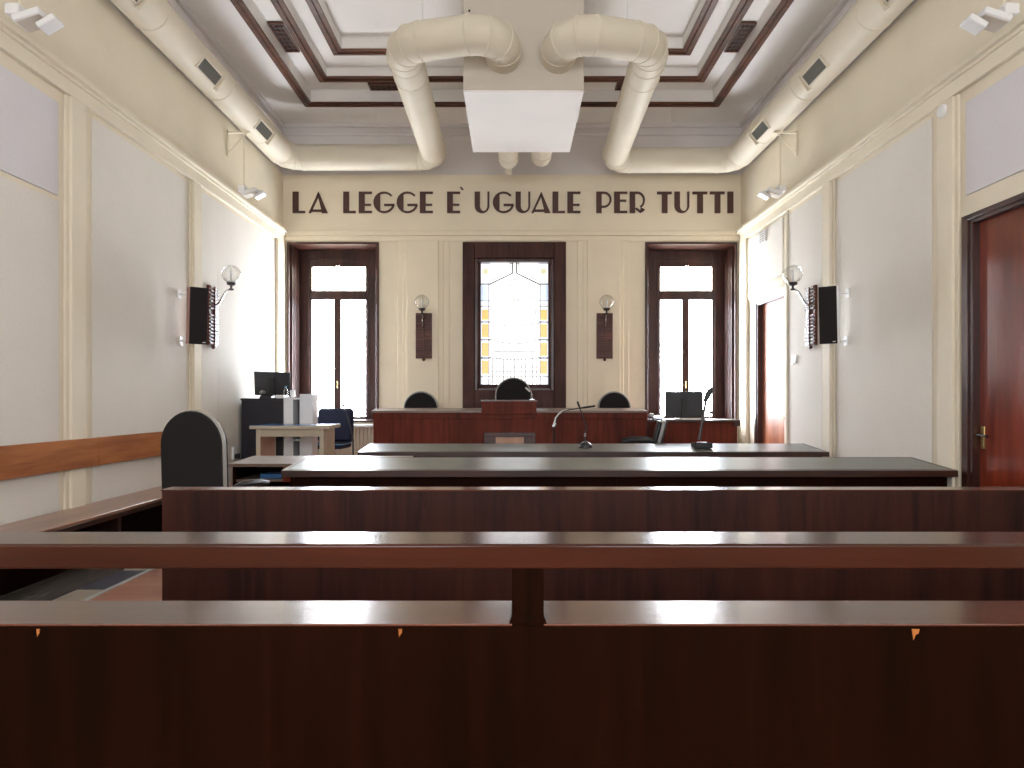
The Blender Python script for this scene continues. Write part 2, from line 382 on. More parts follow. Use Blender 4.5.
# ------------------------------------------------------------------ windows
def side_window(idx, x0, x1, deep_left):
    z0, z1 = 1.0, 3.92
    t = MB(); t.frame(x0, x1, z0, z1, .035, YB-.035, YB+.01)                 # thin casing on the wall face
    w = struct('window_%d' % idx, t, 'winwood', .004)
    lin = MB()                                                                 # lining of the reveal
    lin.box(x0+.002, x0+.03, YB, YB+.50, z0, z1); lin.box(x1-.03, x1-.002, YB, YB+.50, z0, z1)
    lin.box(x0, x1, YB, YB+.50, z1-.03, z1-.002); lin.box(x0, x1, YB-.02, YB+.5, z0, z0+.03)
    obj('reveal_lining', lin, 'winwood', w)
    for s in (0, 1):                                                           # folded panelled shutters in the reveal
        m = MB()
        for j in range(3):
            ya = YB+.05+.14*j
            a = x0+.03 if s == 0 else x1-.03; sg = 1 if s == 0 else -1
            def bx(d0, d1, y0, y1, za, zb): m.box(min(a+sg*d0, a+sg*d1), max(a+sg*d0, a+sg*d1), y0, y1, za, zb)
            bx(0, .02, ya, ya+.12, z0+.04, z1-.06); bx(.02, .038, ya, ya+.03, z0+.04, z1-.06); bx(.02, .032, ya+.09, ya+.12, z0+.04, z1-.06)
        obj('shutter', m, 'winwood', w, .004)
    # sash frame
    gx0, gx1 = (PX(312.5, 11.62), PX(366, 11.62)) if idx == 1 else (PX(660, 11.62), PX(711.5, 11.62))
    Y0 = YB+.48; Y1 = YB+.56
    zt0, zt1 = PZ(291, 11.6), PZ(267, 11.6); zl1 = PZ(300, 11.6)
    m = MB()
    m.box(x0+.02, gx0, Y0, Y1, z0, z1); m.box(gx1, x1-.02, Y0, Y1, z0, z1)
    m.box(gx0, gx1, Y0, Y1, zt1, z1); m.box(gx0, gx1, Y0-.03, Y1, zl1, zt0); m.box(gx0, gx1, Y0, Y1, z0, z0+.08)
    mid = (gx0+gx1)/2-.015
    m.box(mid-.058, mid+.058, Y0-.02, Y1, z0, zl1)
    m.frame(gx0-.06, gx1+.06, z0+.03, z1-.16, .02, Y0-.02, Y0)
    obj('sash', m, 'winwood', w, .004)
    pt = obj('transom_pane', MB().box(gx0, gx1, Y1-.03, Y1-.02, zt0, zt1), 'pane_top', w)
    obj('pane', MB().box(gx0, mid-.058, Y1-.03, Y1-.02, z0+.08, zl1), 'pane', w)
    obj('pane', MB().box(mid+.058, gx1, Y1-.03, Y1-.02, z0+.08, zl1), 'pane', w)
    l = MB(); yl = Y1-.038
    cx = (gx0+gx1)/2
    for dx in (-.34, -.2, .2, .34):
        l.tube([(cx+dx*.25, yl, zt1), (cx+dx*1.15, yl, zt0+.05 if abs(dx) > .3 else zt0+.16)], .008, 5)
    l.tube([(gx0+.04, yl, zt1-.03), (gx0+.16, yl, zt0+.04), (gx1-.16, yl, zt0+.04), (gx1-.04, yl, zt1-.03)], .008, 5)
    zz = z0+.2
    while zz < zl1-.05:
        for (a, b) in ((gx0, mid-.05), (mid+.058, gx1)):
            l.box(a, a+.06, yl, yl+.006, zz, zz+.014); l.box(b-.06, b, yl, yl+.006, zz, zz+.014)
        zz += .22
    for a in (gx0+.06, gx1-.06): l.box(a-.005, a+.005, yl, yl+.006, z0+.08, zl1)
    obj('leading', l, 'glowlead', w)
    kb = MB().tube([(mid, Y0-.02, 1.62), (mid, Y0-.05, 1.62)], .014, 10); kb.tube([(mid, Y0-.045, 1.56), (mid, Y0-.045, 1.68)], .009, 8)
    obj('window_latch', kb, 'brass', w)
    kn = MB().lathe([(.001,-.03),(.022,-.02),(.03,0),(.022,.02),(.001,.03)], 12, MX(((gx0+gx1)/2, Y0-.05, zt1+.015)))
    obj('transom_catch', kn, 'chrome', w)
    return w
side_window(1, -3.65, -2.16, True)
side_window(3, 2.16, 3.65, False)
# centre window
x0, x1, z0, z1 = CW
gx0, gx1 = PX(481, 11.26), PX(548, 11.26); gz0, gz1 = PZ(384.5, 11.26), PZ(263, 11.26)
w = struct('window_2', MB().frame(x0, x1, z0, z1, .19, YB-.05, YB+.05, wb=.32, wt=.26), 'cwin', .008)
obj('sash', MB().frame(x0+.19, x1-.19, z0+.3, z1-.26, .055, YB-.01, YB+.20), 'winwood', w, .01)
m = MB(); m.box(gx0-.12, gx0, YB+.12, YB+.22, gz0-.14, gz1+.12); m.box(gx1, gx1+.12, YB+.12, YB+.22, gz0-.14, gz1+.12)
m.box(gx0, gx1, YB+.12, YB+.22, gz0-.14, gz0); m.box(gx0, gx1, YB+.12, YB+.22, gz1, gz1+.12)
obj('glazing_bead', m, 'cwin', w, .006)
YG = YB+.16
obj('pane', MB().box(gx0, gx1, YG, YG+.01, gz0, gz1), 'cpane', w)
def gxz(u, v): return gx0+(gx1-gx0)*u/405., gz1-(gz1-gz0)*v/700.     # u, v over a drawing of the glass 405 wide, 700 high
for sgn in (0, 1):
    def U(u): return u if not sgn else 405-(u)-0
    bo = MB(); a, b = sorted((gxz(U(0),0)[0], gxz(U(56),0)[0])); bo.box(a, b, YG-.003, YG-.001, gz0, gz1)
    obj('border_pane', bo, 'edgegl', w)
    for v in (268, 352, 460, 562):
        p = MB(); a, b = sorted((gxz(U(8),0)[0], gxz(U(44),0)[0])); p.box(a, b, YG-.008, YG-.004, gxz(0, v+(76 if v > 300 else 60))[1], gxz(0, v)[1])
        obj('amber_pane', p, 'amber', w)
    p = MB(); a, b = sorted((gxz(U(2),0)[0], gxz(U(34),0)[0])); p.box(a, b, YG-.008, YG-.004, gxz(0,215)[1], gxz(0,130)[1])
    obj('blue_pane', p, 'blue', w)
    p = MB(); c = gxz(U(28), 48); p.lathe([(.052,-.002),(.052,.002)], 16, MX((c[0], YG-.006, c[1]), rx=PI/2))
    obj('roundel_pane', p, 'greengl', w)
l = MB()
def ln(pts, r=.006):
    r = max(r*1.5, .0045) if all(u < 60 or u > 345 for u, v in pts) else max(r*2.2, .0075)
    l.tube([(gxz(u, v)[0], YG-.012, gxz(u, v)[1]) for u, v in pts], r, 5)
for v in (120, 125, 218, 250, 338, 345, 440, 445, 545, 550, 655): 
    ln([(0, v), (56, v)], .0035); ln([(349, v), (405, v)], .0035)
for u in (6, 46, 56, 349, 359, 399): ln([(u, 120), (u, 700)], .003)
ln([(190,0),(190,60),(56,122)]); ln([(215,0),(215,60),(349,122)]); ln([(178,0),(178,48),(56,105)], .003); ln([(227,0),(227,48),(349,105)], .003)
ln([(75+127.5*(1-math.cos(t)), 300-205*math.sin(t)) for t in [PI*i/16 for i in range(17)]], .003)
ln([(95+107.5*(1-math.cos(t)), 300-175*math.sin(t)) for t in [PI*i/16 for i in range(17)]], .003)
for v, d in ((345, 20), (440, 26), (545, 10)): ln([(56+149*i/5*1.0, v+d*math.sin(PI*i/10)) for i in range(11)], .003)
for v in (600, 625, 655): ln([(56, v), (349, v)], .0018)
for u in range(70, 349, 22): ln([(u, 545+8*math.sin((u-56)/293*PI)), (u, 700)], .0018)
for v in (380, 410, 480, 510): ln([(75, v), (330, v)], .0012)
obj('leading', l, 'lead', w)
e1 = MB()
for i in range(-5, 6):
    t = i*.24; p = [(202+18*math.sin(t), 225-14*math.cos(t)), (202+62*math.sin(t), 238-48*math.cos(t))]
    e1.tube([(gxz(u, v)[0], YG-.016, gxz(u, v)[1]) for u, v in p], [.004, .009], 6)
e1.tube([(gxz(u, v)[0], YG-.016, gxz(u, v)[1]) for u, v in ((172,284),(190,296),(214,296),(232,284))], .006, 6)
obj('emblem_strokes', e1, 'bluesw', w)
e2 = MB()
e2.tube([(gxz(202,190)[0], YG-.02, gxz(202,190)[1]), (gxz(202,275)[0], YG-.02, gxz(202,275)[1])], .007, 6)
e2.tube([(gxz(182,228)[0], YG-.02, gxz(182,228)[1]), (gxz(222,228)[0], YG-.02, gxz(222,228)[1])], .005, 6)
for s in (-1, 1):
    pts = [(202+s*(30+42*math.sin(t)), 232+38*math.cos(t)) for t in [i*PI/9 for i in range(1, 8)]]
    e2.tube([(gxz(u, v)[0], YG-.02, gxz(u, v)[1]) for u, v in pts], .004, 6)
obj('emblem_wreath', e2, 'gold', w)

# radiator covers under the side windows
for (a, b, lab) in ((-3.55, -2.02, 'beige slatted radiator cover under the left window'), (2.02, 3.55, 'beige slatted radiator cover under the right window')):
    t = thing('radiator_cover', lab, 'radiator cover', ((a+b)/2, 10.95, DA))
    m = MB(); x = a
    while x < b-.02: m.box(x, x+.045, 10.86, 10.89, DA+.03, .93); x += .06
    m.box(a, b, 10.89, 10.91, DA, .93)
    W('slatted_front', m, 'beige', t); W('cover_top', MB().box(a-.02, b+.02, 10.82, YB-.07, .93, .965), 'white', t, .004)
    W('side_panel', MB().box(a, a+.02, 10.91, YB-.07, DA, .93), 'beige', t); W('side_panel', MB().box(b-.02, b, 10.91, YB-.07, DA, .93), 'beige', t)

# ------------------------------------------------------------------ doors on the right wall
def right_door(idx, y0, y1, mat, depth):
    zt = 2.84
    m = MB()
    for (a, b, c, d) in ((y0, y0+.05, 0, zt), (y1-.09, y1, 0, zt), (y0+.05, y1-.09, zt-.05, zt)):
        m.box(HW-.005, HW+.28, a, b, c, d)
    for (a, b, c, d) in ((y0-.025, y0+.02, 0, zt+.025), (y1-.05, y1+.025, 0, zt+.025), (y0+.02, y1-.02, zt-.02, zt+.025)):
        m.box(HW-.02, HW+.002, a, b, c, d)
    f = struct('door_frame_%d' % idx, m, 'jamb', .004)
    d = struct('door_%d' % idx, MB().box(HW+depth, HW+depth+.045, y0+.05, y1-.09, .01, zt-.05), mat)
    return d
d1 = right_door(1, 4.36, 5.60, 'door', .055)
h = MB(); yh = 5.47; zh = 1.36-.30; xh = HW+.055
h.box(xh-.008, xh, yh-.022, yh+.022, zh-.09, zh+.09)
obj('handle_plate', h, 'brass', d1, .003)
h = MB(); h.tube([(xh-.005, yh, zh+.02), (xh-.05, yh, zh+.02), (xh-.055, yh-.03, zh+.02), (xh-.055, yh-.12, zh+.015)], .01, 8)
obj('door_handle', h, 'dkmetal', d1)
d2 = right_door(2, 9.26, 10.42, 'door2', .07)
h = MB().box(HW+.062, HW+.07, 9.40, 9.44, 1.0, 1.18); h.tube([(HW+.065, 9.42, 1.12), (HW+.02, 9.42, 1.12), (HW+.02, 9.52, 1.12)], .009, 8)
obj('door_handle', h, 'brass', d2)

# small wall fittings
def wallbox(name, lab, cat, s, y, z, w, hh, d=.03, mat='white', extra=None):
    t = thing(name, lab, cat, (s*HW, y, z)); a, b = sorted((s*(HW-.008), s*(HW-.008-d)))
    W('casing', MB().box(a, b, y-w/2, y+w/2, z-hh/2, z+hh/2), mat, t, .006)
    if extra: extra(t, s*(HW-.008-d))
    return t
def rocker(t, x):
    y, z = t.location.y, t.location.z
    for dy in (-.035, .035): W('rocker', MB().box(x-.006, x, y+dy-.025, y+dy+.025, z-.03, z+.03), 'white', t, .003)
wallbox('light_switch', 'white double light switch beside the far right door', 'light switch', 1, 8.96, 1.89, .15, .10, .02, extra=rocker)
def mesh_slots(t, x):
    y, z = t.location.y, t.location.z; m = MB()
    for i in range(5): m.box(x-.004, x+.001, y-.09, y+.09, z-.07+.035*i-.005, z-.07+.035*i+.005)
    W('slots', m, 'glassgrey', t)
wallbox('alarm_sounder', 'small grey box fixed high in the far right corner above the door', 'alarm box', 1, 10.02, PZ(238, 10.1), .26, .19, .05, extra=mesh_slots)
t = thing('smoke_detector', 'small round white disc near the top of the right pilaster', 'detector', (HW-.045, 5.82, PZ(111, 5.82)))
obj('casing', MB().lathe([(.055,0),(.055,.012),(.045,.028),(.02,.034)], 20, MX((0,0,0), ry=-PI/2)), 'white', t)
obj('sensor', MB().lathe([(.018,.034),(.012,.042)], 14, MX((0,0,0), ry=-PI/2)), 'white', t)
def plug(t, x):
    y, z = t.location.y, t.location.z
    W('plug', MB().box(x, x+.05, y-.03, y+.04, z-.07, z-.01), 'black', t, .006)
wallbox('wall_socket', 'white wall socket with black plug beside the dark cabinet', 'socket', -1, 9.10, PZ(453, 9.1), .12, .16, .025, extra=plug)

# ------------------------------------------------------------------ inscription
t = thing('wall_inscription', 'dark brown capital letters reading LA LEGGE È UGUALE PER TUTTI on the end wall', 'lettering', (0, YB, PZ(213.3, YB)))
H = PZ(192, YB)-PZ(213.3, YB)
def circ(cx, cy, rx, ry, a0, a1, n=20): return [(cx+rx*math.cos(math.radians(a0+(a1-a0)*i/n)), cy+ry*math.sin(math.radians(a0+(a1-a0)*i/n))) for i in range(n+1)]
def arcband(cx, cy, R, Ry, th, a0, a1): 
    o = circ(cx, cy, R, Ry, a0, a1); i = circ(cx, cy, R-th, Ry-th, a0, a1)
    return [[o[k], o[k+1], i[k+1], i[k]] for k in range(len(o)-1)]
R_ = lambda a, b, c, d: [(a, c), (b, c), (b, d), (a, d)]
G = {}
G['L'] = [R_(0,.27,0,1), R_(.27,.58,0,.095)]
G['I'] = [R_(0,.27,0,1)]
G['T'] = [R_(0,.68,.885,1), R_(.225,.485,0,.885)]
G['E'] = [R_(0,.27,0,1), R_(.27,.61,0,.1), R_(.27,.61,.9,1), R_(.27,.57,.34,.43)]
G['e'] = [R_(0,.27,0,1), R_(.27,.61,0,.1), R_(.27,.61,.9,1), R_(.27,.57,.54,.63)]
G['A'] = [[(0,0),(.1,0),(.49,.84),(.46,1)], [(.46,1),(.46,.78),(.60,0),(.89,0)], [(.08,.06),(.62,.06),(.6,.16),(.13,.16)]]
G['A'][1] = [(.46,1),(.42,.86),(.62,.06),(.60,0),(.89,0)]
left = [p for p in circ(.5,.5,.5,.5,112,248) ]
G['G'] = [left] + arcband(.5,.5,.5,.5,.085,42,115) + arcband(.5,.5,.5,.5,.085,245,345) + [R_(.5,.97,.33,.43)]
G['U'] = [R_(0,.25,.33,1), R_(.6,.69,.33,1)]
o_ = circ(.345,.34,.345,.34,180,360,16); i_ = [(max(.25, x) if x < .4 else x, y) for x, y in circ(.425,.34,.175,.25,180,360,16)]
G['U'] += [[o_[k], o_[k+1], i_[k+1], i_[k]] for k in range(16)]
G['P'] = [R_(0,.25,0,1), R_(.25,.35,.9,1), R_(.25,.35,.25,.34)] + arcband(.35,.625,.36,.375,.09,-90,90)
G['R'] = [R_(0,.25,0,1), R_(.25,.35,.9,1)] + arcband(.35,.60,.36,.40,.09,-62,90) + [[(.52,.25),(.60,.22),(.70,.17),(.66,.09),(.50,.0),(.25,.20),(.30,.26),(.49,.12)]]
seq = [('L',293),('A',309),('L',343.6),('E',359.1),('G',373.7),('G',396.9),('E',420),('E',447.2),('U',474.7),('G',492.9),('U',515.5),('A',531.4),('L',552.5),('E',567.3),('P',596.2),('e',614),('R',629.6),('T',656.9),('U',674.3),('T',692.3),('T',709.7),('I',727.2)]
for ch, px in seq:
    m = MB(); X = PX(px, YB)
    for poly in G[ch]: m.prism([(X+p[0]*H, p[1]*H) for p in poly], -.028, -.001, 'y')
    obj('letter', m, 'letters', t)
m = MB(); X = PX(461.8, YB); Zc = PZ(188.9, YB)-t.location.z
m.prism([(X-.03, Zc+.02), (X-.01, Zc+.03), (X+.03, Zc-.015), (X+.012, Zc-.025)], -.028, -.001, 'y'); obj('accent', m, 'letters', t)

# ------------------------------------------------------------------ ceiling grilles
def vent(lab, x0, x1, y0, y1, z):
    t = thing('ceiling_grille', lab, 'vent', ((x0+x1)/2, (y0+y1)/2, z), 0, None)
    W('backing', MB().box(x0, x1, y0, y1, z-.008, z-.001), 'black', t)
    m = MB(); m.ring(x0, x1, y0, y1, .02, z-.03, z-.008)
    nx = 3 if x1-x0 < y1-y0 else 7; ny = 7 if x1-x0 < y1-y0 else 3
    for i in range(1, nx):
        x = x0+(x1-x0)*i/nx; m.box(x-.005, x+.005, y0, y1, z-.024, z-.01)
    for i in range(1, ny):
        y = y0+(y1-y0)*i/ny; m.box(x0, x1, y-.006, y+.006, z-.022, z-.01)
    W('grid', m, 'ceil_wood', t)
vent('brown fretwork grille in the left side of the coffered ceiling', -3.02, -2.83, 8.42, 9.12, 6.03)
vent('brown fretwork grille in the right side of the coffered ceiling', 2.83, 3.02, 8.42, 9.12, 6.03)
vent('brown grille in the coffered ceiling behind the left duct loop', -2.12, -1.54, 10.03, 10.24, 6.03)
vent('brown grille in the coffered ceiling behind the right duct loop', 1.54, 2.12, 10.03, 10.24, 6.03)

# ------------------------------------------------------------------ air handling unit and ducts
t = thing('air_handling_unit', 'large white box hanging from the ceiling between the duct loops', 'air unit', (.125, 8.25, 6.32))
W('casing', MB().box(-.525, .775, 7.36, 9.16, 4.70, 6.318), 'box', t, .006)
W('bottom_panel', MB().box(-.523, .773, 7.362, 9.158, 4.682, 4.70), 'ceil', t)
W('inspection_screw', MB().lathe([(.012,0),(.012,.01)], 10, MX((PX(469, 7.3), 7.36, PZ(11, 7.36)), rx=PI/2)), 'dkmetal', t)
ZD = 5.06; RD = .19
def path(pts, rad, k=4):
    pts = [Vector(p) for p in pts]; out = [pts[0]]; marks = []
    for i in range(1, len(pts)-1):
        a = (pts[i-1]-pts[i]).normalized(); b = (pts[i+1]-pts[i]).normalized()
        ang = math.acos(max(-1, min(1, a.dot(b)))); d = rad/math.tan(ang/2)
        p0 = pts[i]+a*d; p1 = pts[i]+b*d
        cen = pts[i]+(a+b).normalized()*(rad/math.sin(ang/2))
        u = (p0-cen).normalized(); v = (p1-cen); v = (v-u*v.dot(u)).normalized(); tot = PI-ang
        for j in range(k+1):
            th = tot*j/k; out.append(cen+(u*math.cos(th)+v*math.sin(th))*rad)
        marks += [(p0, -a), (p1, b)]
    out.append(pts[-1]); return out, marks
def duct(s, lab):
    xo = (-.095 if s < 0 else .50); xl = (-1.15 if s < 0 else 1.47); xb = (-1.17 if s < 0 else 1.56)
    yloop = 6.84; yb = (10.42 if s < 0 else 10.54); xw = s*3.45
    pts = [(xo, 7.36, ZD), (xo, yloop, ZD), (xl, yloop+.26, ZD), (xb, yb, ZD), (xw, yb, ZD), (xw, -2.0, ZD)]
    t = thing('ventilation_duct', lab, 'duct', (xw, 4.0, ZD), 0, None)
    P, marks = path(pts, .27, 3)
    m = MB().tube(P, RD, 32); W('duct_body', m, 'duct', t)
    cs = [(Vector(a), Vector(b)) for a, b in marks]
    for i in range(2, len(P)-2):
        if (P[i+1]-P[i]).length < .3 and (P[i]-P[i-1]).length < .3: cs.append((P[i], P[i+1]-P[i-1]))
    for y in (9.35, 8.0, 6.5, 5.0, 3.5): cs.append((Vector((xw, y, ZD)), Vector((0,1,0))))
    for f in (.06, .5): cs.append((Vector((xl, yloop, ZD)).lerp(Vector((xb, yb, ZD)), .16+f*.2), (Vector((xb-xl, yb-yloop, 0))).normalized()))
    for p, d in cs:
        d = d.normalized(); c = MB().tube([p-d*.013, p-d*.008, p+d*.008, p+d*.013], [RD, RD+.006, RD+.006, RD], 32); W('joint_ring', c, 'duct', t)
    # supply grilles on the lower inner flank
    for yy in (9.08, 7.45, 5.85, 4.2):
        phi = math.radians(38)          # around the duct, facing inward and down
        nrm = Vector((-s*math.cos(phi), 0, -math.sin(phi))); up = Vector((-s*math.sin(phi), 0, math.cos(phi)))
        cen = Vector((xw, yy, ZD))+nrm*RD
        mt = Matrix(((up.x, 0, nrm.x, cen.x), (up.y, 1, nrm.y, cen.y), (up.z, 0, nrm.z, cen.z), (0,0,0,1)))
        g = MB(); g.box(-.075, .075, -.23, -.215, -.03, .012, mt); g.box(-.075, .075, .215, .23, -.03, .012, mt); g.box(-.075, -.062, -.215, .215, -.03, .012, mt); g.box(.062, .075, -.215, .215, -.03, .012, mt)
        gr = W('grille_frame', g, 'duct', t)
        q = MB().box(-.062, .062, -.215, .215, -.02, .006, mt)
        for i in range(14): q.box(-.062, .062, -.2+.03*i, -.195+.03*i, .006, .012, mt)
        W('grille_mesh', q, 'glassgrey', gr)
        W('grille_strap', MB().box(-.10, .10, .27, .285, -.06, .024, mt), 'duct', t)
    # hanger rods
    for (x, y, zt) in ((-.92 if s < 0 else 1.19, yloop+.2, 6.31), (xb+s*.9, yb, 5.84)):
        W('hanger_rod', MB().tube([(x, y, ZD-RD-.02), (x, y, zt)], .004, 6), 'frieze', t)
    return t
duct(-1, 'cream round duct looping from the ceiling box along the left wall')
duct(1, 'cream round duct looping from the ceiling box along the right wall')
for (x, lab, zc, cap) in ((PX(508.5, 9.9), 'short cream duct elbow behind the ceiling box, the left one with a small cap', 4.82, True), (PX(541, 9.9), 'short cream duct elbow behind the ceiling box, the right one', 4.85, False)):
    t = thing('duct_elbow', lab, 'duct', (x, 9.16, zc))
    P, mk = path([(x, 9.16, zc), (x, 9.95, zc), (x, 9.95, 6.01)], .2, 5)
    W('duct_body', MB().tube(P, .142, 24), 'duct', t)
    W('joint_ring', MB().tube([(x, 9.55, zc), (x, 9.57, zc)], .148, 24), 'duct', t)
    if cap: W('drain_cap', MB().tube([(x, 9.94, zc-.10), (x, 9.94, zc-.175)], .045, 14), 'duct', t)

# ------------------------------------------------------------------ hanging floodlights
def flood(s, y, lab, bracket_label):
    zf = 4.08; x = s*3.50
    t = thing('floodlight', lab, 'light', (x, y, zf), 0, None)
    W('driver_box', MB().box(x-.05, x+.05, y-.09, y+.09, zf-.02, zf+.06), 'white', t, .01)
    for (dy, rz) in ((-.02, 0),):
        m = MB(); mt = MX((x-s*.09, y, zf-.01), ry=s*math.radians(18)); m.box(-.10, .10, -.085, .085, -.03, .02, mt)
        W('lamp_head', m, 'white', t, .01)
        m = MB(); m.box(-.085, .085, -.07, .07, -.036, -.03, mt); W('lamp_lens', m, 'box', t)
        m = MB(); mt = MX((x-s*.205, y+.01, zf-.04), ry=s*math.radians(30)); m.box(-.07, .07, -.06, .06, -.025, .02, mt)
        W('lamp_head', m, 'white', t, .01)
    W('hanging_rod', MB().tube([(x, y, zf+.05), (x, y, 4.85)], .008, 8), 'cream', t)
    W('rod_clamp', MB().tube([(x, y, zf+.05), (x, y, zf+.09)], .018, 8), 'cream', t)
    b = MB(); zt = 4.865; a = s*(HW-.001)
    b.box(min(a, a-s*.02), max(a, a-s*.02), y-.015, y+.015, zt-.32, zt+.02)
    b.box(min(a, a-s*.30), max(a, a-s*.30), y-.015, y+.015, zt-.022, zt-.002)
    b.tube([(a-s*.01, y, zt-.28), (a-s*.26, y, zt-.02)], .009, 6)
    W('wall_bracket', b, 'cream', t)
flood(-1, 8.92, 'small white twin-head floodlight hanging by the far end of the left wall', '')
flood(1, 8.92, 'small white twin-head floodlight hanging by the far end of the right wall', '')
flood(-1, 4.86, 'white twin-head floodlight at the top left corner of the photo', '')
flood(1, 4.86, 'white twin-head floodlight at the top right corner of the photo', '')

# ------------------------------------------------------------------ wall sconces (local: wall plane y=0, facing -y)
def sconce(loc, rz, lab):
    t = thing('wall_sconce', lab, 'wall lamp', loc, rz, None)
    obj('back_box', MB().box(-.13, .13, -.035, -.001, -.365, .365), 'bronze', t, .004)
    m = MB()
    for i in range(17):
        z = -.35+.0425*i
        if abs(z-.02) < .02: continue
        m.box(-.125, .125, -.050, -.034, z, z+.024)
    obj('louvre', m, 'bronze', t, .004)
    obj('centre_strip', MB().box(-.012, .012, -.058, -.03, -.36, .36), 'bronze', t, .003)
    obj('finial', MB().lathe([(.004,-.41),(.02,-.40),(.026,-.385),(.018,-.365),(.012,-.36)], 14, MX((0,-.03,0))), 'bronze', t)
    obj('lamp_arm', MB().tube([(0,-.05,.13),(0,-.10,.16),(0,-.145,.24),(0,-.18,.30),(0,-.215,.325),(0,-.25,.33)], .012, 10), 'chrome', t)
    obj('globe_holder', MB().lathe([(.012,.315),(.03,.32),(.03,.335),(.014,.345),(.014,.37),(.05,.385),(.056,.41),(.045,.415)], 18, MX((0,-.25,0))), 'dkmetal', t)
    gl = [(.115*math.sin(PI*i/14), .515-.115*math.cos(PI*i/14)) for i in range(2, 15)]; gl[-1] = (.002, gl[-1][1])
    g = obj('glass_globe', MB().lathe(gl, 28, MX((0,-.25,0))), 'globe', t)
    obj('bulb', MB().lathe([(.012,.41),(.014,.45),(.016,.50),(.012,.55),(.003,.565)], 12, MX((0,-.25,0))), 'white', t)
    return t
zs_ = 2.395
s0 = sconce((PX(424, 11.03), YB-.071, zs_), 0, 'brown wall lamp with glass globe between the left and centre windows')
dup(s0, (PX(604.5, 11.03), YB-.071, zs_), 0, 'brown wall lamp with glass globe between the centre and right windows')
dup(s0, (-HW+.009, 8.42, zs_), PI/2, 'brown wall lamp with glass globe on the left wall beside the speaker')
dup(s0, (HW-.009, 8.42, zs_), -PI/2, 'brown wall lamp with glass globe on the right wall beside the speaker')

# ------------------------------------------------------------------ speakers (local front faces -y)
def speaker(s, lab):
    x = s*3.49; y = 7.56 if s < 0 else 7.50; z = 2.29
    t = thing('loudspeaker', lab, 'speaker', (x, y, z), 0, None)
    th = math.radians(37) if s < 0 else math.radians(-37)
    R = MX((0,0,0), rz=th) @ Matrix.Rotation(math.radians(5), 4, 'X')
    obj('cabinet', MB().box(-.09, .09, -.08, .08, -.31, .31, R), 'cherry' if s < 0 else 'white', t, .004)
    obj('grille_cloth', MB().box(-.09, .09, -.10, -.078, -.31, .31, R), 'grille', t, .004)
    obj('maker_plate', MB().box(.045, .075, -.104, -.099, -.292, -.284, R), 'white', t)
    b = MB()
    for zz in (-.27, .25):
        p0 = R @ Vector((0, .08, zz)); wx = s*(HW-3.49-.004)
        b.tube([tuple(p0), (wx*.6, p0.y, zz), (wx, p0.y, zz)], .012, 8)
        b.box(min(wx, wx-s*.015), max(wx, wx-s*.015), p0.y-.03, p0.y+.03, zz-.05, zz+.05)
    obj('wall_bracket', b, 'white', t)
speaker(-1, 'black-fronted wooden loudspeaker fixed to the left wall')
speaker(1, 'black-fronted white loudspeaker fixed to the right wall')

# ------------------------------------------------------------------ foreground barrier with handrail
t = thing('courtroom_barrier', 'dark brown wooden barrier with raised reddish handrail across the foreground', 'barrier', (0, 1.58, 0))
yb0, yb1 = 1.50, 1.675
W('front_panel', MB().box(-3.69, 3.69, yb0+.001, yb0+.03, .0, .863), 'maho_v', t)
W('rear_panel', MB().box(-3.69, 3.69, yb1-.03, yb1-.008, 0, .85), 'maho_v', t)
m = MB(); px0, px1 = PX(512, 1.5), PX(544, 1.5)
m.box(-3.69, px0, yb0, yb1, .863, .868); m.box(px1, 3.69, yb0, yb1, .863, .868)
W('ledge', m, 'maho_h', t, .001)
W('handrail', MB().box(-3.69, 3.69, 1.5, 1.648, .988, 1.043), 'rail', t, .006)
for xc in ((px0+px1)/2, -2.35, 2.4):
    if abs(xc) < 1:
        m = MB().box(xc-.035, xc+.035, yb0+.004, yb1-.01, .850, .99); m.prism([(xc-.042,.868),(xc+.042,.868),(xc+.035,.885),(xc-.035,.885)], yb0+.002, yb0+.03)
        W('post', m, 'maho_v', t, .002)
W('end_post', MB().box(-3.69, -3.62, 1.51, 1.66, .868, .99), 'maho_v', t); W('end_post', MB().box(3.62, 3.69, 1.51, 1.66, .868, .99), 'maho_v', t)
for (x, z, s) in ((PX(915, 1.5), .845, .012), (PX(400, 1.5), .845, .006), (PX(38, 1.5), .845, .005)):
    W('chip', MB().prism([(x-s*.6, z+.012), (x+s*.8, z+.012), (x+s*.6, z+.002), (x+s*.1, z), (x-s*.3, z-s)], yb0-.001, yb0+.0012), 'oak', t, 0, 'pale orange chip in the dark wood')

# second row: long bench seen from behind
t = thing('wooden_bench', 'long dark brown bench with high panelled back behind the handrail', 'bench', (.9, 3.1, .012))
xa, xb_ = PX(162, 2.9), 3.3
W('back_panel', MB().box(xa, xb_, 2.901, 2.935, .012, .973), 'maho_m', t)
W('cap_rail', MB().box(xa-.006, xb_, 2.90, 3.0, .973, .979), 'maho_h', t, .001)
W('seat', MB().box(xa+.03, xb_-.03, 2.935, 3.36, .43, .46), 'maho_h', t, .005)
for x in (xa+.005, .9, xb_-.035): W('support', MB().box(x, x+.03, 2.936, 3.33, .012, .429), 'maho_v', t)

